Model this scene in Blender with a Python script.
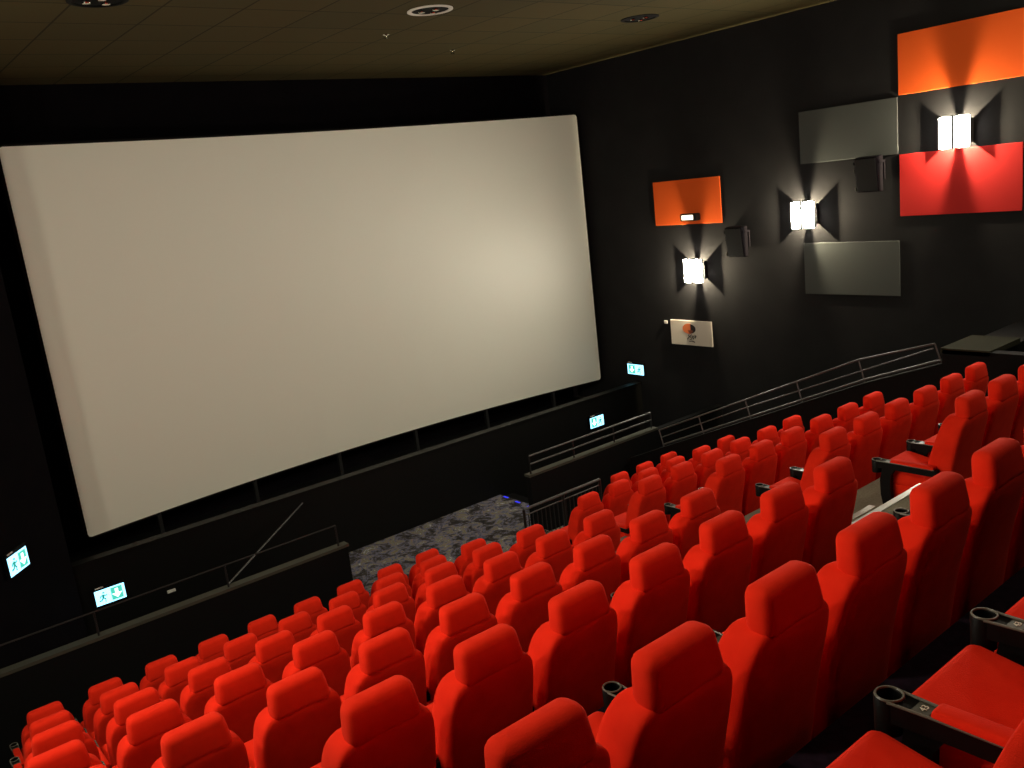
import bpy, bmesh, math, random
from mathutils import Vector, Matrix
for o in list(bpy.data.objects): bpy.data.objects.remove(o)
S = bpy.context.scene
C = S.collection
PI = math.pi
# ------------------------------------------------------------ camera
cam_d = bpy.data.cameras.new('camera'); cam = bpy.data.objects.new('camera', cam_d); C.objects.link(cam)
YAW, PIT, ROL = math.radians(37.695), math.radians(-12.583), math.radians(-6.588)
fw = Vector((math.sin(YAW)*math.cos(PIT), math.cos(YAW)*math.cos(PIT), math.sin(PIT)))
rt0 = Vector((math.cos(YAW), -math.sin(YAW), 0)); up0 = rt0.cross(fw)
rt = math.cos(ROL)*rt0 + math.sin(ROL)*up0; up = -math.sin(ROL)*rt0 + math.cos(ROL)*up0
cam.matrix_world = Matrix(((rt.x, up.x, -fw.x, 0), (rt.y, up.y, -fw.y, 0), (rt.z, up.z, -fw.z, 0), (0, 0, 0, 1)))
cam_d.sensor_fit = 'HORIZONTAL'; cam_d.sensor_width = 36; cam_d.lens = 881.5/1024*36
cam_d.clip_start = .05; cam_d.clip_end = 200
S.camera = cam
# ------------------------------------------------------------ world, exposure, light levels
w = bpy.data.worlds.new('world'); S.world = w; w.use_nodes = True
w.node_tree.nodes['Background'].inputs[0].default_value = (.02, .02, .025, 1)
w.node_tree.nodes['Background'].inputs[1].default_value = .0
S.view_settings.view_transform = 'Standard'; S.view_settings.look = 'None'
S.view_settings.gamma = 1; S.view_settings.use_curve_mapping = False
S.view_settings.exposure = 0.2
GLASS = 175.0        # radiance of the sconce glass
POINT = 560.0         # bulb behind the glass that throws the scallops on the wall
WARM = (1, .86, .62)
def arealamp(name, loc, aim, size, power, col):
    d = bpy.data.lights.new(name, 'AREA'); d.shape = 'DISK'; d.size = size; d.energy = power; d.color = col
    o = bpy.data.objects.new(name, d); C.objects.link(o); o.location = loc
    o.rotation_euler = (Vector(aim)-Vector(loc)).to_track_quat('-Z', 'Y').to_euler(); return o
# unseen fill lights without fittings, added at ceiling height to brighten the seats
FILL = [((-.9, 6.6, 2.2), (3.2, 6.2, -4), 90), ((.6, 3.4, 2.2), (2.6, 3.2, -2), 60), ((8.8, .2, 2.2), (8.9, 6.5, -3.5), 70)]
for i, (l, a, p) in enumerate(FILL): arealamp('fill_light', l, a, .35, p, WARM)

# ------------------------------------------------------------ materials
def mat(name, col, rough=.6, metal=0, spec=.5, emit=None, es=0, sheen=0, noise=None, bump=None):
    m = bpy.data.materials.new(name); m.use_nodes = True; nt = m.node_tree; b = nt.nodes['Principled BSDF']
    b.inputs['Base Color'].default_value = (*col, 1); b.inputs['Roughness'].default_value = rough
    b.inputs['Metallic'].default_value = metal; b.inputs['Specular IOR Level'].default_value = spec
    if sheen:
        b.inputs['Sheen Weight'].default_value = sheen; b.inputs['Sheen Roughness'].default_value = .5
        b.inputs['Sheen Tint'].default_value = (1, .35, .2, 1)
    if emit: b.inputs['Emission Color'].default_value = (*emit, 1); b.inputs['Emission Strength'].default_value = es
    if noise:
        sc, col2 = noise; tc = nt.nodes.new('ShaderNodeTexCoord'); n = nt.nodes.new('ShaderNodeTexNoise'); n.inputs['Scale'].default_value = sc
        n.inputs['Detail'].default_value = 4
        r = nt.nodes.new('ShaderNodeValToRGB'); r.color_ramp.elements[0].position = .35; r.color_ramp.elements[1].position = .65
        r.color_ramp.elements[0].color = (*col, 1); r.color_ramp.elements[1].color = (*col2, 1)
        nt.links.new(tc.outputs['Object'], n.inputs['Vector']); nt.links.new(n.outputs['Fac'], r.inputs[0]); nt.links.new(r.outputs[0], b.inputs['Base Color'])
    if bump:
        sc, st = bump; n = nt.nodes.new('ShaderNodeTexNoise'); n.inputs['Scale'].default_value = sc
        tc = nt.nodes.new('ShaderNodeTexCoord'); nt.links.new(tc.outputs['Object'], n.inputs['Vector'])
        bp = nt.nodes.new('ShaderNodeBump'); bp.inputs['Strength'].default_value = st; bp.inputs['Distance'].default_value = .004
        nt.links.new(n.outputs['Fac'], bp.inputs['Height']); nt.links.new(bp.outputs[0], b.inputs['Normal'])
    return m
M = dict(
 red=mat('red velour', (.88, .028, .008), .9, 0, .10, sheen=.05, noise=(9, (.80, .021, .006)), bump=(260, .25)),
 blackplastic=mat('black plastic', (.003, .003, .003), .5, 0, .15),
 darkmetal=mat('black metal', (.02, .02, .02), .4, .3),
 rim=mat('grey plastic', (.12, .115, .09), .35),
 plate=mat('number plate', (.05, .05, .035), .4),
 platetext=mat('pale print', (.75, .72, .6), .5),
 wall=mat('black wall fabric', (.0035, .003, .004), .9, 0, .03, noise=(3, (.005, .004, .005))),
 sidewall=mat('charcoal wall', (.0145, .0145, .016), .85, 0, .1, noise=(2, (.0175, .0175, .019))),
 shaded=mat('dark purple carpet', (.010, .006, .013), .95, 0, .1, noise=(30, (.018, .010, .022))),  # terrace carpet of the near rows, their shade put into its colour
 stairs=mat('khaki stair carpet', (.18, .165, .115), .95, 0, .1, noise=(60, (.23, .21, .16))),
 nosing=mat('aluminium nosing', (.40, .39, .35), .35, .6),
 black=mat('matt black paint', (.003, .003, .003), .8, 0, .15),
 stage=mat('black stage paint', (.004, .004, .0035), .5, 0, .2),
 ledge=mat('dark olive ledge', (.048, .048, .034), .7),  # olive cap tone, paler than the black parapet below
 rail=mat('steel rail', (.10, .10, .097), .5, .5), landing=mat('olive landing carpet', (.028, .028, .017), .95, 0, .1),
 screen=mat('matt white screen', (.83, .845, .745), .5, 0, 1.0),
 orange=mat('orange acoustic panel', (.85, .125, .02), .85, 0, .1),
 redpanel=mat('red acoustic panel', (.50, .026, .024), .85, 0, .1),
 grey=mat('grey acoustic panel', (.072, .080, .078), .9, 0, .1),
 white=mat('white board', (.70, .66, .58), .6),
 logoorange=mat('logo orange', (.72, .19, .06), .6), logoblack=mat('logo black', (.015, .012, .012), .6), logobrown=mat('logo brown', (.2, .05, .03), .6),
 glass=mat('lit frosted glass', (.9, .9, .85), .5, emit=(1, .92, .74), es=GLASS),
 whiteplastic=mat('white plastic', (.75, .73, .68), .4),
 lens=mat('floodlight lens', (.85, .8, .65), .4, emit=(1, .9, .7), es=1.2),
 spk=mat('speaker vinyl', (.012, .010, .013), .85, 0, .1),
 signlit=mat('lit sign face', (.6, .8, .85), .5, emit=(.28, .74, 1.0), es=2.1),
 signgreen=mat('lit green sign', (.1, .5, .4), .5, emit=(.06, .52, .40), es=1.0),
 signwhite=mat('lit white symbol', (.9, .9, .9), .5, emit=(.85, 1, 1), es=2.2),
 signdark=mat('dark green figure', (.02, .2, .15), .5, emit=(.02, .3, .24), es=.8),
 blueled=mat('blue step light', (.1, .1, .6), .5, emit=(.01, .02, 1), es=.7),
 chrome=mat('polished reflector', (.7, .68, .6), .12, 1),
)
def tiles():                        # black ceiling of large lay-in tiles
    m = mat('ceiling tiles', (.075, .062, .026), .9, 0, .1); nt = m.node_tree; b = nt.nodes['Principled BSDF']
    tc = nt.nodes.new('ShaderNodeTexCoord'); br = nt.nodes.new('ShaderNodeTexBrick')
    br.offset = 0; br.inputs['Scale'].default_value = 1; br.inputs['Brick Width'].default_value = .9; br.inputs['Row Height'].default_value = .9
    br.inputs['Mortar Size'].default_value = .012
    br.inputs['Color1'].default_value = (.082, .066, .026, 1); br.inputs['Color2'].default_value = (.070, .060, .026, 1); br.inputs['Mortar'].default_value = (.03, .026, .012, 1)
    nt.links.new(tc.outputs['Object'], br.inputs['Vector']); nt.links.new(br.outputs['Color'], b.inputs['Base Color']); return m
M['ceiling'] = tiles()
def carpet():
    m = mat('patterned carpet', (.1, .1, .1), .95, 0, .1); nt = m.node_tree; b = nt.nodes['Principled BSDF']
    tc = nt.nodes.new('ShaderNodeTexCoord'); n = nt.nodes.new('ShaderNodeTexNoise'); n.inputs['Scale'].default_value = 5; n.inputs['Detail'].default_value = 6; n.inputs['Roughness'].default_value = .75
    n.inputs['Distortion'].default_value = .6
    r = nt.nodes.new('ShaderNodeValToRGB'); e = r.color_ramp.elements
    e[0].position = .38; e[0].color = (.03, .028, .032, 1); e[1].position = .66; e[1].color = (.62, .60, .72, 1)
    for p, c in ((.46, (.08, .07, .055, 1)), (.52, (.17, .18, .30, 1)), (.56, (.30, .23, .13, 1)), (.60, (.13, .16, .10, 1))):
        k = e.new(p); k.color = c
    nt.links.new(tc.outputs['Object'], n.inputs['Vector']); nt.links.new(n.outputs['Fac'], r.inputs[0]); nt.links.new(r.outputs[0], b.inputs['Base Color']); return m
M['carpet'] = carpet()

# ------------------------------------------------------------ mesh helpers
def bx(bm, x0, x1, y0, y1, z0, z1, bev=0, seg=2):
    c = [Vector((x, y, z)) for z in (z0, z1) for y in (y0, y1) for x in (x0, x1)]
    return hexa(bm, c, bev, seg)
def hexa(bm, c, bev=0, seg=3):
    v = [bm.verts.new(p) for p in c]
    fs = [bm.faces.new([v[i] for i in q]) for q in ((0, 2, 3, 1), (4, 5, 7, 6), (0, 1, 5, 4), (2, 6, 7, 3), (0, 4, 6, 2), (1, 3, 7, 5))]
    if bev:
        ed = list({e for f in fs for e in f.edges})
        bmesh.ops.bevel(bm, geom=ed+v, offset=bev, segments=seg, profile=.5, affect='EDGES')
def tube(bm, pts, r, n=8, close=False):
    pts = [Vector(p) for p in pts]; rings = []; L = len(pts)
    for i, p in enumerate(pts):
        a = pts[(i-1) % L] if (close or i > 0) else p; b = pts[(i+1) % L] if (close or i < L-1) else p
        d = (b-a).normalized(); s = d.cross(Vector((0, 0, 1)))
        if s.length < .05: s = d.cross(Vector((1, 0, 0)))
        s.normalize(); t = s.cross(d)
        rings.append([bm.verts.new(p + r*(math.cos(2*PI*k/n)*s + math.sin(2*PI*k/n)*t)) for k in range(n)])
    for i in range(L if close else L-1):
        A, B = rings[i], rings[(i+1) % L]
        for k in range(n): bm.faces.new((A[k], A[(k+1) % n], B[(k+1) % n], B[k]))
    if not close: bm.faces.new(rings[0][::-1]); bm.faces.new(rings[-1])
def lathe(bm, prof, cx=0, cy=0, n=24, close=False):
    rings = [[bm.verts.new((cx+r*math.cos(2*PI*k/n), cy+r*math.sin(2*PI*k/n), z)) for k in range(n)] for r, z in prof]
    L = len(rings)
    for i in range(L if close else L-1):
        A, B = rings[i], rings[(i+1) % L]
        for k in range(n): bm.faces.new((A[k], A[(k+1) % n], B[(k+1) % n], B[k]))
    if not close:
        bm.faces.new(rings[0][::-1]); bm.faces.new(rings[-1])
def prism(bm, pts, axis, a0, a1):   # polygon pts (u,v) extruded along axis
    def P(u, v, a): return {'x': (a, u, v), 'y': (u, a, v), 'z': (u, v, a)}[axis]
    A = [bm.verts.new(P(u, v, a0)) for u, v in pts]; B = [bm.verts.new(P(u, v, a1)) for u, v in pts]
    n = len(pts); bm.faces.new(A); bm.faces.new(B[::-1])
    for i in range(n): bm.faces.new((A[i], B[i], B[(i+1) % n], A[(i+1) % n]))
def mesh(name, bm, m, smooth=False, sub=0):
    bmesh.ops.recalc_face_normals(bm, faces=bm.faces[:])
    me = bpy.data.meshes.new(name); bm.to_mesh(me); bm.free(); me.materials.append(M[m])
    if smooth:
        for p in me.polygons: p.use_smooth = True
        if not sub:
            try: me.set_sharp_from_angle(angle=math.radians(40))
            except Exception: pass
    me['sub'] = sub
    return me
def put(name, me, parent=None, loc=(0, 0, 0), rz=0):
    o = bpy.data.objects.new(name, me); C.objects.link(o); o.location = loc; o.rotation_euler = (0, 0, rz)
    if parent: o.parent = parent
    if me is not None and me.get('sub'):
        s = o.modifiers.new('sub', 'SUBSURF'); s.levels = me['sub']; s.render_levels = me['sub']
    return o
def obj(name, bm, m, parent=None, smooth=False, sub=0, loc=(0, 0, 0), rz=0): return put(name, mesh(name, bm, m, smooth, sub), parent, loc, rz)
def tag(o, label, cat, group=None):
    o['label'] = label; o['category'] = cat
    if group: o['group'] = group
    return o
def thing(name, label, cat, loc=(0, 0, 0), rz=0, group=None):
    return tag(put(name, None, None, loc, rz), label, cat, group)
def struct(name, bm, m, smooth=False):
    o = obj(name, bm, m, smooth=smooth); o['kind'] = 'structure'; return o
def text_mesh(name, body, size, m, ext=.001):
    cu = bpy.data.curves.new(name, 'FONT'); cu.body = body; cu.size = size; cu.extrude = ext; cu.align_x = 'CENTER'; cu.align_y = 'CENTER'
    t = bpy.data.objects.new(name, cu); C.objects.link(t); bpy.context.view_layer.update()
    me = bpy.data.meshes.new_from_object(t.evaluated_get(bpy.context.evaluated_depsgraph_get())); bpy.data.objects.remove(t)
    me.name = name; me.materials.clear(); me.materials.append(M[m]); return me

# ------------------------------------------------------------ room
WX = 13.5; CZ = 2.25; FZ = -5.70; LX = -1.5; SY = 12.95
TOPH = 1.15
ROW = {'A': (.52, -.895), 'B': (1.777, -1.449), 'C': (3.123, -1.997), 'D': (4.418, -2.525), 'E': (5.68, -3.02),
       'F': (6.932, -3.522), 'G': (8.203, -4.046), 'H': (9.474, -4.55)}
bm = bmesh.new(); bx(bm, LX-.3, WX+.3, -4, 15.3, CZ, CZ+.2); struct('ceiling', bm, 'ceiling')
bm = bmesh.new(); bx(bm, WX, WX+.3, -4, 15.0, -7.4, CZ); struct('wall_right', bm, 'sidewall')
bm = bmesh.new(); bx(bm, LX-.3, WX+.3, 15.0, 15.3, -7.4, CZ); struct('wall_front', bm, 'wall')
bm = bmesh.new(); bx(bm, LX-.3, WX+.3, -4.3, -4, -7.4, CZ); struct('wall_back', bm, 'wall')
bm = bmesh.new(); bx(bm, LX-.3, LX, -4, 8.7, -7.4, CZ)
prism(bm, [(LX-.3, 8.7), (LX, 8.7), (2.0, 12.85), (2.0, 15.0), (1.7, 15.0), (1.7, 12.95)], 'z', -7.4, CZ); struct('wall_left', bm, 'wall')
# tiered floor
bm = bmesh.new()
names = 'ABCDEFGH'; bx(bm, LX, 10.75, -4, ROW['A'][0]-.14, -7.4, ROW['A'][1]-TOPH+.5)
for i, n in enumerate(names):
    y, z = ROW[n]; y0 = y-.14; y1 = ROW[names[i+1]][0]-.14 if i < 7 else 10.35
    if n == 'H': continue
    if n in 'AB': bx(bm, LX, 10.75, y0, y1, -7.4, z-TOPH)
struct('floor_walkway', bm, 'shaded')
bm = bmesh.new()
for i, n in enumerate(names[:-1]):
    if n not in 'AB': bx(bm, LX, 10.75, ROW[n][0]-.14, ROW[names[i+1]][0]-.14, -7.4, ROW[n][1]-TOPH)
struct('floor_terrace', bm, 'stairs')
bm = bmesh.new(); bx(bm, LX, 10.74, ROW['H'][0]-.14, 10.7, FZ-.3, FZ); bx(bm, 5.2, 9.42, 10.7, SY, FZ-.3, FZ); struct('floor', bm, 'carpet')
bm = bmesh.new(); bx(bm, LX, 5.2, 10.7, SY, -7.4, -7.2); bx(bm, 9.42, WX, 10.7, SY, -7.4, -7.2)
for k in range(6): bx(bm, 9.42, 9.42+.3*(6-k), 10.95, SY, -7.2, -7.2+.24*(k+1)); bx(bm, 5.2-.3*(6-k), 5.2, 10.95, SY, -7.2, -7.2+.24*(k+1))
bx(bm, 10.9, WX, -4, 10.7, -7.4, -6.2); struct('floor_lower', bm, 'black')
# parapets
bm = bmesh.new(); bx(bm, LX+1.2, 5.11, 10.80, 10.92, -7.2, -4.66); struct('wall_parapet_left', bm, 'black')
bm = bmesh.new(); bx(bm, 8.5, WX, 10.80, 10.92, -7.2, -4.66); struct('wall_parapet_right', bm, 'black')
bm = bmesh.new(); bx(bm, LX+1.2, 5.13, 10.79, 10.93, -4.66, -4.62); struct('trim_1', bm, 'ledge')
bm = bmesh.new(); bx(bm, 8.48, 11.6, 10.79, 10.93, -4.66, -4.62); struct('trim_2', bm, 'ledge')
# side parapet along the right block (follows the rake) with its capping
RS = -(4.56-2.72)/(9.98-5.15)
def rz_(y): return -2.74 + RS*(y-5.15)
bm = bmesh.new(); prism(bm, [(5.15, -7.2), (10.75, -7.2), (10.75, -4.97), (9.96, -4.64), (6.23, -3.12), (5.15, -2.75)], 'x', 10.75, 10.92)
bx(bm, 10.75, 10.92, -2, 5.15, -7.2, -2.57); struct('wall_parapet_side', bm, 'black')
bm = bmesh.new(); bx(bm, 10.75, 11.6, 4.58, 5.17, -2.62, -2.55); struct('trim_3', bm, 'landing')
bm = bmesh.new(); bx(bm, 10.92, WX, 4.6, 5.15, -6.2, -2.62); struct('wall_landing', bm, 'black')
# stage front with curb, deck behind
bm = bmesh.new(); bx(bm, 2.0, WX, SY, SY+.10, -7.2, -4.45); struct('wall_stage', bm, 'stage')
bm = bmesh.new(); bx(bm, 2.0, WX, SY-.02, SY+.16, -4.45, -4.41); struct('trim_4', bm, 'stage')
bm = bmesh.new(); bx(bm, 2.0, WX, SY+.1, 15.0, -5.2, -4.95); struct('floor_stage', bm, 'black')

# ------------------------------------------------------------ screen
sc = thing('cinema_screen', 'huge blank white curved cinema screen filling the front wall', 'screen', (0, 0, 0))
XA, XB, ZA, ZB = 2.49, 13.33, -4.42, 1.30
def sy(x):
    t = (x-XA)/(XB-XA)*2-1; return 14.0 + .48*(1-t*t)
def slab(inset, y_off, th, rad):
    bm = bmesh.new(); n = 120; front = []; back = []
    x0, x1, z0, z1 = XA+inset, XB-inset, ZA+inset, ZB-inset
    cols = [x0, x0+rad*.3, x0+rad] + [x0+rad+(x1-x0-2*rad)*k/n for k in range(1, n)] + [x1-rad, x1-rad*.3, x1]
    for x in cols:
        e = min(x-x0, x1-x); dz = 0 if e >= rad else rad-math.sqrt(max(0, rad*rad-(rad-e)**2))
        front.append((bm.verts.new((x, sy(x)+y_off, z0+dz)), bm.verts.new((x, sy(x)+y_off, z1-dz))))
        back.append((bm.verts.new((x, sy(x)+y_off+th, z0+dz)), bm.verts.new((x, sy(x)+y_off+th, z1-dz))))
    for i in range(len(cols)-1):
        a, b, c, d = front[i], front[i+1], back[i], back[i+1]
        bm.faces.new((a[0], b[0], b[1], a[1])); bm.faces.new((d[0], c[0], c[1], d[1]))
        bm.faces.new((a[1], b[1], d[1], c[1])); bm.faces.new((b[0], a[0], c[0], d[0]))
    for i in (0, -1):
        a, c = front[i], back[i]; bm.faces.new((a[0], a[1], c[1], c[0]))
    return bm
obj('screen_sheet', slab(0, 0, .02, .05), 'screen', sc)
obj('screen_frame', slab(-.04, .03, .08, .12), 'black', sc)
for x in (3.6, 5.3, 7.0, 8.7, 10.4, 12.1):
    bm = bmesh.new(); bx(bm, x-.03, x+.03, sy(x)+.03, sy(x)+.10, -4.95, ZA); obj('support_post', bm, 'darkmetal', sc)

# ------------------------------------------------------------ seats
def lerp(a, b, t): return a+(b-a)*t
def back_mesh():
    bm = bmesh.new()
    secs = [(.20, .215, .045, .21), (.24, .235, .04, .22), (.42, .248, .02, .21), (.60, .254, .0, .165), (.78, .254, -.040, .11), (.90, .246, -.068, .07), (.965, .228, -.082, .045), (1.0, .185, -.078, .03), (1.01, .14, -.06, .015)]
    rings = []
    for z, wd, yb, yf in secs:
        h = [(0, yb-.012), (wd*.5, yb-.008), (wd*.90, yb+.0), (wd*.99, yb+.016), (wd, yb+.05), (wd*.99, yf+.035), (wd*.9, yf+.055), (wd*.74, yf+.028), (wd*.4, yf-.004)]
        ring = h + [(0, yf-.01)] + [(-x, y) for x, y in h[:0:-1]]
        rings.append([bm.verts.new((x, y, z)) for x, y in ring])
    for A, B in zip(rings, rings[1:]):
        n = len(A)
        for k in range(n): bm.faces.new((A[k], A[(k+1) % n], B[(k+1) % n], B[k]))
    bm.faces.new(rings[0][::-1]); bm.faces.new(rings[-1])
    return mesh('backrest', bm, 'red', True, 1)
def head_mesh():
    bm = bmesh.new()
    c = [(-.182, -.098, .970), (.182, -.098, .970), (-.178, .028, .975), (.178, .028, .975),
         (-.160, -.070, 1.155), (.160, -.070, 1.155), (-.155, .045, 1.150), (.155, .045, 1.150)]
    hexa(bm, [Vector(p) for p in c], .042, 4)
    return mesh('headrest', bm, 'red', True)
def cushion_mesh():
    bm = bmesh.new()
    c = [(-.235, .12, .33), (.235, .12, .33), (-.235, .61, .35), (.235, .61, .35),
         (-.235, .10, .43), (.235, .10, .43), (-.238, .635, .525), (.238, .635, .525)]
    hexa(bm, [Vector(p) for p in c], .045, 4); return mesh('seat_cushion', bm, 'red', True)
def base_mesh():
    bm = bmesh.new()
    c = [(-.23, .12, .16), (.23, .12, .16), (-.23, .50, .21), (.23, .50, .21), (-.24, .10, .36), (.24, .10, .36), (-.24, .56, .37), (.24, .56, .37)]
    hexa(bm, [Vector(p) for p in c], .02, 2); return mesh('seat_base', bm, 'red', True)
def pedestal_mesh():
    bm = bmesh.new(); bx(bm, -.05, .05, .18, .42, .02, .18, .01, 1); bx(bm, -.10, .10, .12, .48, 0, .02, .005, 1); return mesh('pedestal', bm, 'darkmetal')
def arm_mesh():
    bm = bmesh.new()
    # beam with flared front, seen from above, then the vertical support panel
    prism(bm, [(-.026, .10), (.026, .10), (.028, .40), (.030, .50), (.036, .555), (.038, .59), (.018, .582), (-.018, .582), (-.038, .59), (-.036, .555), (-.030, .50), (-.028, .40)], 'z', .515, .57)
    prism(bm, [(.42, .04), (.50, .04), (.545, .14), (.575, .28), (.58, .40), (.56, .515), (.45, .515), (.485, .46), (.49, .34), (.475, .20)], 'x', -.02, .02)
    bx(bm, -.015, .015, .12, .50, 0, .06)
    return mesh('armrest', bm, 'blackplastic')
def cup_mesh():
    bm = bmesh.new(); lathe(bm, [(.020, .48), (.029, .48), (.033, .572), (.037, .576), (.040, .572), (.038, .467), (.020, .465)], 0, .615, 22, True)
    lathe(bm, [(.001, .472), (.032, .472), (.032, .482), (.001, .482)], 0, .615, 22)
    return mesh('cup_holder', bm, 'blackplastic', True)
def rimm():
    bm = bmesh.new(); tube(bm, [(.0365*math.cos(a*PI/12), .613+.0365*math.sin(a*PI/12), .577) for a in range(24)], .0038, 6, True)
    for s in (-1, 1): tube(bm, [(s*.037, .600, .574), (s*.034, .555, .574), (s*.030, .48, .574), (s*.029, .12, .574)], .0045, 6)
    return mesh('cup_rim', bm, 'rim', True)
def plate_mesh():
    bm = bmesh.new(); bx(bm, -.026, .026, .49, .54, .570, .575, .002, 1); return mesh('number_plate', bm, 'plate')
def pad_mesh():
    bm = bmesh.new(); hexa(bm, [Vector(p) for p in ((-.034, .12, .565), (.034, .12, .565), (-.034, .49, .565), (.034, .49, .565), (-.034, .12, .60), (.034, .12, .60), (-.030, .485, .598), (.030, .485, .598))], .014, 3)
    return mesh('arm_pad', bm, 'red', True)
SM = dict(back=back_mesh(), head=head_mesh(), cushion=cushion_mesh(), base=base_mesh(), ped=pedestal_mesh(), arm=arm_mesh(), cup=cup_mesh(), rim=rimm(), plate=plate_mesh(), pad=pad_mesh())
NUM = text_mesh('seat_number', '43', .028, 'platetext')
def arm(root, x, near):
    a = put('armrest', SM['arm'], root, (x, 0, 0))
    for n, k in (('cup_holder', 'cup'), ('cup_rim', 'rim'), ('number_plate', 'plate'), ('arm_pad', 'pad')):
        put(n, SM[k], a)
        if n == 'number_plate' and near: put('seat_number', NUM, a, (0, .515, .5752))
def seat(corner_x, y, ztop, label, group, end=False, near=False, rz=0):
    r = thing('cinema_chair', label, 'seat', (corner_x-.143, y, ztop-TOPH), rz, group)
    for n, k in (('backrest', 'back'), ('headrest', 'head'), ('seat_cushion', 'cushion'), ('seat_base', 'base'), ('pedestal', 'ped')): put(n, SM[k], r)
    arm(r, -.285, near)
    if end: arm(r, .285, near)
    return r
ordn = ['front', 'second', 'third', 'fourth', 'fifth', 'sixth', 'seventh', 'eighth', 'ninth', 'tenth']
# row: (corner x of the seat at the aisle, number of seats) for the left block; (first, n) for the right block
LEFT = {'H': (5.715, 9), 'G': (5.61, 9), 'F': (5.496, 9), 'E': (5.339, 9), 'D': (5.257, 9), 'C': (5.112, 7)}
RIGHT = {'G': (7.508, 6), 'F': (7.356, 6), 'E': (7.254, 6), 'D': (7.207, 6), 'C': (7.076, 3)}
rown = {'H': 'front row', 'G': 'second row', 'F': 'third row', 'E': 'fourth row', 'D': 'fifth row', 'C': 'sixth row'}
cnt = ['nearest the aisle', 'second from the aisle', 'third from the aisle', 'fourth from the aisle', 'fifth from the aisle', 'sixth from the aisle', 'seventh from the aisle', 'eighth from the aisle', 'ninth from the aisle']
for n, (x, k) in LEFT.items():
    y, z = ROW[n]
    for i in range(k):
        seat(x-.58*i, y, z, 'red cinema seat, %s left of the aisle, %s' % (rown[n], cnt[i]), 'red seats left of the stair aisle', end=(i == 0))
for n, (x, k) in RIGHT.items():
    y, z = ROW[n]
    for i in range(k):
        rr = {'G': 'row behind the low balustrade', 'F': 'third row', 'E': 'fourth row', 'D': 'fifth row', 'C': 'sixth row'}[n]
        seat(x+.58*i, y, z, 'red cinema seat, %s right of the aisle, %s' % (rr, cnt[i]), 'red seats right of the stair aisle', end=(i == k-1))
for i in range(3):
    y, z = ROW['H']
    seat(9.349+.58*(i), y, z, 'red cinema seat in the short front right row, %s' % ['nearest the balustrade', 'the middle one', 'by the parapet'][i], 'red seats right of the stair aisle', end=(i == 2))
ordB = ['cropped away at bottom left', 'mostly cut by the bottom edge', 'second headrest from the left', 'third headrest from the left', 'fourth headrest from the left', 'fifth headrest from the left', 'sixth headrest from the left', 'cut by the right edge']
y, z = ROW['B']
for i in range(-1, 7):
    seat(1.446+.58*i, y, z, 'red cinema seat in the nearest row of backs, ' + ordB[i+1], 'red seats in the nearest row seen from behind')
y, z = ROW['A']
for i, t in ((0, 'its cushion cut by the bottom edge'), (1, 'whose cushion lies between two cup holders'), (2, 'at the right edge with its cup holder showing')):
    seat(1.90+.58*i, y, z, 'red cinema seat seen from above, ' + t, 'red seats of the row at lower right', near=True)

# ------------------------------------------------------------ stair aisle
st = thing('aisle_stairs', 'carpeted stair aisle with pale metal nosings between the two seat blocks', 'stairs')
for i, n in enumerate('BCDEF'):
    y, z = ROW[n]; nx = 'CDEFG'[i]; y1 = ROW[nx][0]-.14; x0 = LEFT[nx][0]+.20; x1 = RIGHT[nx][0]-(.72 if n == 'B' else .50)
    zz = z-TOPH; zn = ROW[nx][1]-TOPH; zm = (zz+zn)/2
    bm = bmesh.new(); bx(bm, x0, x1, y1, y1+.24, zn, zz); bx(bm, x0, x1, y1+.24, y1+.66, zn, zm)
    s_ = obj('step', bm, 'stairs', st)
    bm = bmesh.new(); bx(bm, x0, x1, y1+.19, y1+.245, zz-.02, zz+.006); obj('nosing', bm, 'nosing', s_)
    bm = bmesh.new(); bx(bm, x0, x1, y1+.61, y1+.665, zm-.02, zm+.006); obj('nosing', bm, 'nosing', s_)

# ------------------------------------------------------------ railings
# sloping railing on the side parapet
def sp(y, dz=0): return Vector((10.83, y, rz_(y)+dz))
t = thing('sloping_railing', 'long sloping steel railing on the parapet beside the right seats', 'railing', sp(9.98))
o0 = sp(9.98); o0.z = -4.62; t.location = o0
BASE = [(9.96, -4.60), (6.23, -3.08), (5.19, -2.72)]; TOP = [(10.05, -4.36), (6.31, -2.81), (5.28, -2.52)]; MID = [(10.0, -4.48), (8.2, -3.72), (5.30, -2.58)]
for pl, r in ((BASE, .016), (MID, .009), (TOP, .013)):
    bm = bmesh.new(); tube(bm, [Vector((10.83, yy, zz))-o0 for yy, zz in pl], r); obj('rail', bm, 'rail', t, True)
def ev(pl, yy):
    for (a0, b0), (a1, b1) in zip(pl, pl[1:]):
        if a1 <= yy <= a0 or (yy > pl[0][0]) : return b0+(b1-b0)*(yy-a0)/(a1-a0)
    return pl[-1][1]
for yy in (9.96, 9.07, 8.13, 7.21, 6.23, 5.19):
    bm = bmesh.new(); tube(bm, [Vector((10.83, yy, ev(BASE, yy)-.06))-o0, Vector((10.83, yy+.09, ev(TOP, yy+.09)))-o0], .011); obj('post', bm, 'rail', t, True)
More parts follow.
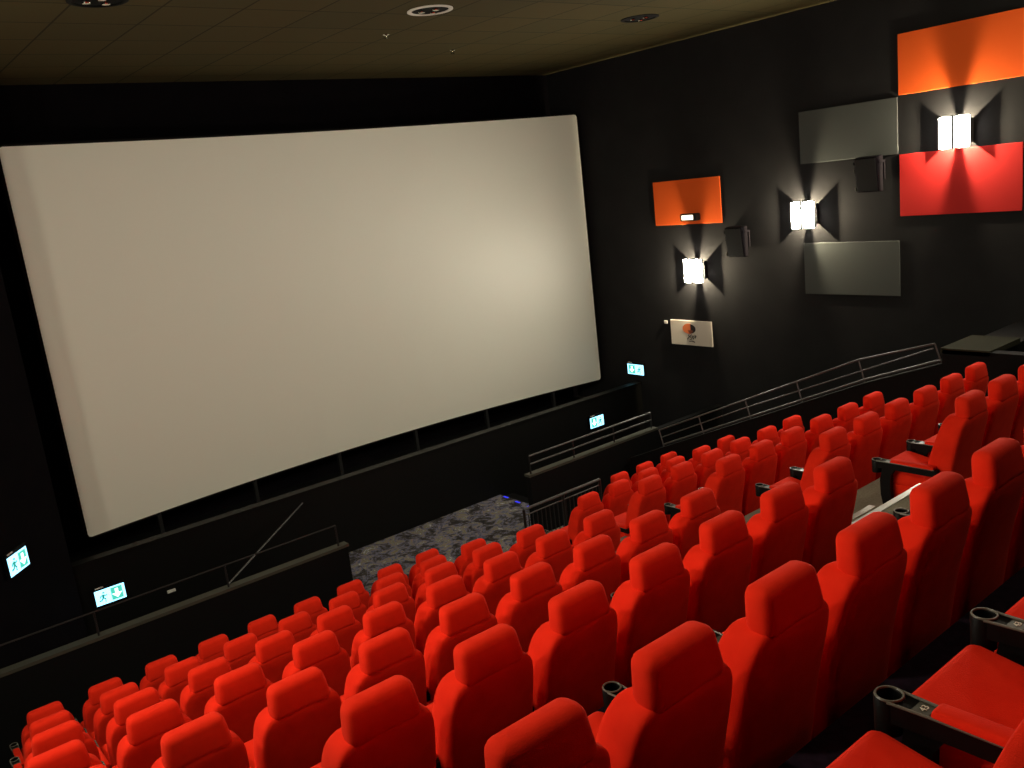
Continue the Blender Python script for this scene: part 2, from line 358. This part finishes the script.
# rails over the two front parapets
for nm, x0, x1, lab in (('stair_handrail', 8.56, 11.5, 'two bar steel handrail above the right front stairwell parapet'), ('stair_handrail', .2, 5.0, 'thin dark handrail above the left front stairwell parapet')):
    t = thing(nm, lab, 'railing', (x0, 10.85, -4.62))
    for dz in ((.30, .16) if x0 > 5 else (.30,)):
        bm = bmesh.new(); tube(bm, [(0, 0, dz), (x1-x0, 0, dz)], .017 if x0 > 5 else .012); obj('rail', bm, 'rail' if x0 > 5 else 'darkmetal', t, True)
    k = 0
    while k <= x1-x0:
        bm = bmesh.new(); tube(bm, [(k, 0, 0), (k, 0, .30)], .013); obj('post', bm, 'darkmetal', t, True); k += (x1-x0)/3-.001
# low balustrade in front of the second row
t = thing('balustrade', 'low black balustrade with steel top rail in front of the second row', 'railing', (7.25, 9.45, FZ))
L = 1.52; HB = 1.19
for z, r, m in ((HB, .022, 'rail'), (HB-.09, .010, 'rail'), (.1, .012, 'darkmetal')):
    bm = bmesh.new(); tube(bm, [(0, 0, z), (L, 0, z)], r); obj('rail', bm, m, t, True)
for k in (0, .76, L):
    bm = bmesh.new(); tube(bm, [(k, 0, 0), (k, 0, HB)], .022); obj('post', bm, 'darkmetal', t, True)
for k in range(18):
    x = .08+k*.08
    if abs(x-.76) < .02: continue
    bm = bmesh.new(); tube(bm, [(x, 0, .1), (x, 0, HB-.09)], .008, 6); obj('baluster', bm, 'darkmetal', t, True)
bm = bmesh.new(); tube(bm, [(3.42, 10.91, -4.61), (5.45, 12.9, -4.58)], .012)
tag(obj('slanted_pole', bm, 'rail', smooth=True), 'thin slanted pole crossing from the left parapet to the stage edge', 'pole')
# blue step lights
for k, (x, yy) in enumerate(((9.36, 12.7), (9.32, 12.3), (9.28, 11.9), (9.24, 11.5))):
    t = thing('step_light', 'small blue step light at the head of the right stairwell, %s' % ['farthest from the seats', 'second farthest', 'second nearest the seats', 'nearest the seats'][k], 'light', (x, yy, FZ), 0, 'blue step lights')
    bm = bmesh.new(); bx(bm, -.03, .03, -.08, .08, 0, .018, .004, 1); obj('housing', bm, 'rim', t)
    bm = bmesh.new(); bx(bm, -.02, .02, -.06, .06, .018, .026 if k != 2 else .032); obj('lens', bm, 'blueled', t)

# ------------------------------------------------------------ right wall panels
def panel(name, lab, y0, y1, z0, z1, m, th=.015):
    bm = bmesh.new(); bx(bm, WX-th, WX, y0, y1, z0, z1, .004, 1); return tag(obj(name, bm, m), lab, 'wall panel', 'acoustic panels on the right wall')
panel('wall_panel', 'orange rectangular wall panel nearest the screen', 10.53, 12.17, -1.10, -.25, 'orange')
panel('wall_panel', 'upper grey wall panel touching the big orange panel', 7.12, 8.83, -.19, .655, 'grey')
panel('wall_panel', 'lower grey wall panel beneath the middle wall lamp', 7.12, 8.83, -2.40, -1.52, 'grey')
panel('wall_panel', 'large orange wall panel at the top right above the lamp', 5.33, 7.10, .675, 1.555, 'orange')
panel('wall_panel', 'large red wall panel below the rightmost wall lamp', 5.33, 7.10, -1.14, -.20, 'redpanel')
# white notice with logo
t = thing('logo_board', 'white board with an orange and black cup logo below the first lamp', 'sign', (WX-.003, 11.44, -3.245))
bm = bmesh.new(); bx(bm, -.03, 0, -.52, .52, -.25, .25, .004, 1); obj('board', bm, 'white', t)
def disc(a0, a1, rx, rzz, cy, cz, x, m, name, flat=False):
    bm = bmesh.new(); pts = [(cy+rx*math.cos(lerp(a0, a1, k/16)), cz+rzz*math.sin(lerp(a0, a1, k/16))) for k in range(17)]
    prism(bm, pts, 'x', x, x+.004); return obj(name, bm, m, t)
# image-left is +Y
disc(PI*-.55, PI*.55, .175, .105, .03, .085, -.034, 'logoorange', 'logo_mark')
disc(PI*.45, PI*1.55, .165, .10, .04, .085, -.033, 'logoblack', 'logo_mark')
disc(PI*1.1, PI*1.9, .07, .09, .0, .085, -.036, 'logobrown', 'logo_mark')
bm = bmesh.new()
def stroke(pts, r=.009): tube(bm, [(-.033, a, b) for a, b in pts], r, 6)
stroke([(.10, -.13), (.06, -.09), (.02, -.06), (-.02, -.03)]); stroke([(.04, -.02), (.07, -.05), (.0, -.09), (-.02, -.12), (.03, -.13)])
stroke([(-.03, -.07), (-.06, -.12), (-.08, -.08), (-.05, -.05), (-.02, -.07)]); stroke([(-.10, -.03), (-.11, -.10), (-.13, -.05)]); stroke([(.05, -.17), (-.02, -.16), (-.09, -.18)])
obj('logo_lettering', bm, 'logoblack', t)
# small wall button beside it
bm = bmesh.new(); bx(bm, WX-.03, WX, 12.05, 12.13, -3.09, -3.02, .01, 2); tag(obj('wall_button', bm, 'whiteplastic'), 'tiny white button on the wall left of the logo board', 'button')
# emergency floodlight over orange panel
t = thing('emergency_light', 'small emergency floodlight mounted on the orange panel nearest the screen', 'light', (WX-.04, 11.2, -.96))
bm = bmesh.new(); bx(bm, -.14, 0, -.20, .20, -.07, .07, .025, 3); obj('housing', bm, 'blackplastic', t, True)
bm = bmesh.new(); bx(bm, -.150, -.13, -.13, .15, -.045, .045, .015, 2); obj('lens', bm, 'lens', t, True)
# wall speakers
for (yy, zz, lab) in ((10.15, -1.45, 'black wall speaker between the first two wall lamps'), (7.55, -.45, 'black wall speaker left of the red panel')):
    t = thing('wall_speaker', lab, 'speaker', (WX, yy, zz), 0, 'black wall speakers')
    bm = bmesh.new(); c = [(-.15, -.19, -.28), (-.04, -.20, -.28), (-.15, .19, -.28), (-.04, .20, -.28), (-.22, -.19, .26), (-.04, -.20, .28), (-.22, .19, .26), (-.04, .20, .28)]
    hexa(bm, [Vector(p) for p in c], .015, 2); obj('cabinet', bm, 'spk', t)
    bm = bmesh.new(); hexa(bm, [Vector(p) for p in ((-.165, -.17, -.26), (-.15, -.17, -.26), (-.165, .17, -.26), (-.15, .17, -.26), (-.232, -.17, .24), (-.215, -.17, .24), (-.232, .17, .24), (-.215, .17, .24))], .004, 1); obj('grille', bm, 'darkmetal', t)
    bm = bmesh.new()
    for s in (-1, 1): bx(bm, -.20, 0, s*.21-.006, s*.21+.006, .16, .20)
    bx(bm, -.03, 0, -.215, .215, -.1, .20); obj('bracket', bm, 'spk', t)
    bm = bmesh.new(); bx(bm, -.19, -.15, .20, .215, .05, .09, .004, 1); bx(bm, -.16, -.12, .20, .215, -.25, -.19, .004, 1); obj('bolt', bm, 'rim', t)

# ------------------------------------------------------------ wall lamps
def lobe(s, back=False):
    bm = bmesh.new(); n = 8; A = []
    for k in range(n+1):
        t = k/n*2-1; yv = s*(.125+.095*t); xv = -(.165+.035*(1-t*t)) + (.006 if back else 0)
        A.append([bm.verts.new((xv, yv, z*(1-.05*t*t))) for z in (-.225, -.15, 0, .15, .225)])
    for p, q in zip(A, A[1:]):
        for j in range(4): bm.faces.new((p[j], q[j], q[j+1], p[j+1]))
    if back:
        ring = [A[0][j] for j in range(5)]+[A[k][4] for k in range(1, n+1)]+[A[n][j] for j in (3, 2, 1, 0)]+[A[k][0] for k in range(n-1, 0, -1)]
        o = [bm.verts.new((-.116, v.co.y, v.co.z)) for v in ring]
        for i in range(len(ring)): bm.faces.new((ring[i], ring[(i+1) % len(ring)], o[(i+1) % len(ring)], o[i]))
        return mesh('reflector_or_baffle', bm, 'darkmetal', True)  # added dark backing that keeps the glow of the glass off the wall
    return mesh('glass_shade', bm, 'glass', True)
LOB = [lobe(1), lobe(-1)]; BAFFLE = [lobe(1, True), lobe(-1, True)]
def plate_():
    bm = bmesh.new(); bx(bm, -.012, 0, -.10, .10, -.12, .12, .004, 1); bx(bm, -.13, 0, -.024, .024, .10, .24); bx(bm, -.13, 0, -.024, .024, -.24, -.10)
    bx(bm, -.215, -.12, -.018, .018, -.235, .235); return mesh('mounting_bar', bm, 'darkmetal')
def shield(s):
    bm = bmesh.new(); bx(bm, -.076, 0, s*.20-.003, s*.20+.003, -.17, .17)
    return mesh('side_shield', bm, 'darkmetal')
PL, SHD = plate_(), [shield(-1), shield(1)]
LAMPS_R = [(11.17, -1.98, 'lit wall lamp nearest the screen below the orange panel'), (8.73, -1.03, 'lit wall lamp in the middle of the right wall'), (6.20, .04, 'lit wall lamp between the big orange and red panels'), (3.75, 1.05, 'lit wall lamp beyond the right edge, nearest the back')]
LAMPS_L = [(7.9, -.7, 'a'), (5.4, .25, 'b')]
def sconce(x, y, z, side, lab):
    t = thing('wall_lamp', lab, 'lamp', (x, y, z), 0 if side == 'R' else PI, 'glowing glass wall lamps')
    put('mounting_bar', PL, t)
    for q in SHD: put('side_shield', q, t)
    for l, q in zip(LOB, BAFFLE): g = put('glass_shade', l, t); put('reflector_or_baffle', q, g)
    d = bpy.data.lights.new('bulb', 'POINT'); d.energy = POINT; d.shadow_soft_size = .012; d.color = (1, .83, .55)
    b = bpy.data.objects.new('bulb', d); C.objects.link(b); b.parent = t; b.location = (-.12, 0, 0)
for y, z, l in LAMPS_R: sconce(WX, y, z, 'R', l)
for y, z, l in LAMPS_L: sconce(LX, y, z, 'L', 'lit wall lamp on the left wall, ' + {'a': 'nearest the screen', 'b': 'farther from the screen'}[l])

# ------------------------------------------------------------ exit signs
def exit_sign(loc, rz, wd, ht, lab, arrow='down', flip=False):
    # local: face looks to -Y, x to the right
    t = thing('exit_sign', lab, 'sign', loc, rz, 'lit emergency exit signs')
    bm = bmesh.new(); bx(bm, -wd/2-.01, wd/2+.01, -.05, 0, -ht/2-.01, ht/2+.05, .006, 1); obj('housing', bm, 'blackplastic', t)
    bm = bmesh.new(); bx(bm, -wd/2, wd/2, -.056, -.05, -ht/2, ht/2); obj('sign_face', bm, 'signlit', t)
    bm = bmesh.new(); bx(bm, -wd/2+.02, -wd/2+.13, -.056, -.05, ht/2+.028, ht/2+.046); obj('status_strip', bm, 'whiteplastic', t)
    a = -1 if not flip else 1
    # arrow half
    bm = bmesh.new(); cx = -a*wd*.22; bx(bm, cx-wd*.19, cx+wd*.19, -.059, -.056, -ht*.40, ht*.42); obj('arrow_field', bm, 'signgreen', t)
    bm = bmesh.new(); u = ht*.3
    if arrow == 'down': pts = [(cx-u*.3, u), (cx+u*.3, u), (cx+u*.3, 0), (cx+u, 0), (cx, -u), (cx-u, 0), (cx-u*.3, 0)]
    else: pts = [(cx+u, u*.3), (cx+u, -u*.3), (cx, -u*.3), (cx, -u), (cx-u, 0), (cx, u), (cx, u*.3)]
    prism(bm, pts, 'y', -.062, -.059); obj('arrow', bm, 'signwhite', t)
    # running figure and door
    bm = bmesh.new(); cx = a*wd*.24; k = ht*.42
    def st_(p, r): tube(bm, [(cx+u_*k, -.058, v_*k) for u_, v_ in p], r*k, 6)
    st_([(.05, .38), (-.05, -.1)], .17); st_([(-.05, -.1), (.28, -.35), (.22, -.8)], .10); st_([(-.05, -.1), (-.3, -.45), (-.65, -.5)], .10)
    st_([(.05, .35), (.38, .15), (.55, .3)], .08); st_([(.05, .35), (-.3, .25), (-.45, -.05)], .08); st_([(.10, .62), (.12, .78)], .15)
    obj('running_figure', bm, 'signdark', t)
exit_sign((12.06, SY-.001, -4.92), 0, .38, .22, 'lit exit sign low on the stage wall right of the screen', flip=True)
exit_sign((2.40, SY-.001, -4.97), 0, .40, .22, 'lit exit sign with down arrow at lower left', flip=False)
exit_sign((WX, 13.02, -4.13), -PI/2, .46, .22, 'lit exit sign on the right wall beside the screen corner', flip=True)
ang = math.atan2(4.15, 3.5)
exit_sign((1.26, 11.95, -3.785), ang, .40, .24, 'lit exit sign on the angled left wall at the left edge')
bm = bmesh.new(); bx(bm, 3.16, 3.28, SY-.03, SY, -5.27, -5.23, .004, 1); tag(obj('wall_socket', bm, 'whiteplastic'), 'tiny pale socket strip on the stage wall right of the lower left exit sign', 'socket')

# ------------------------------------------------------------ ceiling fittings
def downlight(x, y, lab, bright):
    t = thing('ceiling_downlight', lab, 'ceiling light', (x, y, CZ), 0, 'unlit round ceiling downlights')
    bm = bmesh.new(); lathe(bm, [(.235, .0), (.235, -.008), (.25, -.016), (.29, -.010), (.29, .0)], 0, 0, 32, True); obj('trim_ring', bm, 'whiteplastic' if bright else 'black', t, True)
    bm = bmesh.new(); lathe(bm, [(.235, -.002), (.001, -.004)], 0, 0, 32); obj('recess', bm, 'black', t, True)
    for k in range(3):
        a = k*2.1+.6; bm = bmesh.new(); lathe(bm, [(.02, -.006), (.045, -.02), (.04, -.03), (.01, -.034)], .11*math.cos(a), .11*math.sin(a), 12); obj('reflector_or_baffle', bm, 'chrome', t, True)
downlight(6.84, 9.64, 'round unlit ceiling downlight with a pale ring above the screen', True)
downlight(10.7, 9.66, 'round unlit black ceiling downlight near the right wall', False)
downlight(2.9, 9.72, 'round unlit ceiling downlight cut by the top edge at left', False)
for x, y, lab in ((7.07, 11.09, 'small sprinkler head on the ceiling below the pale ringed downlight'), (9.0, 12.2, 'tiny sprinkler head on the ceiling above the screen')):
    bm = bmesh.new(); lathe(bm, [(.05, CZ), (.05, CZ-.01), (.018, CZ-.02), (.016, CZ-.045), (.035, CZ-.05), (.035, CZ-.055), (.001, CZ-.056)], x, y, 14)
    tag(obj('sprinkler_head', bm, 'chrome', smooth=True), lab, 'sprinkler', 'ceiling sprinklers')
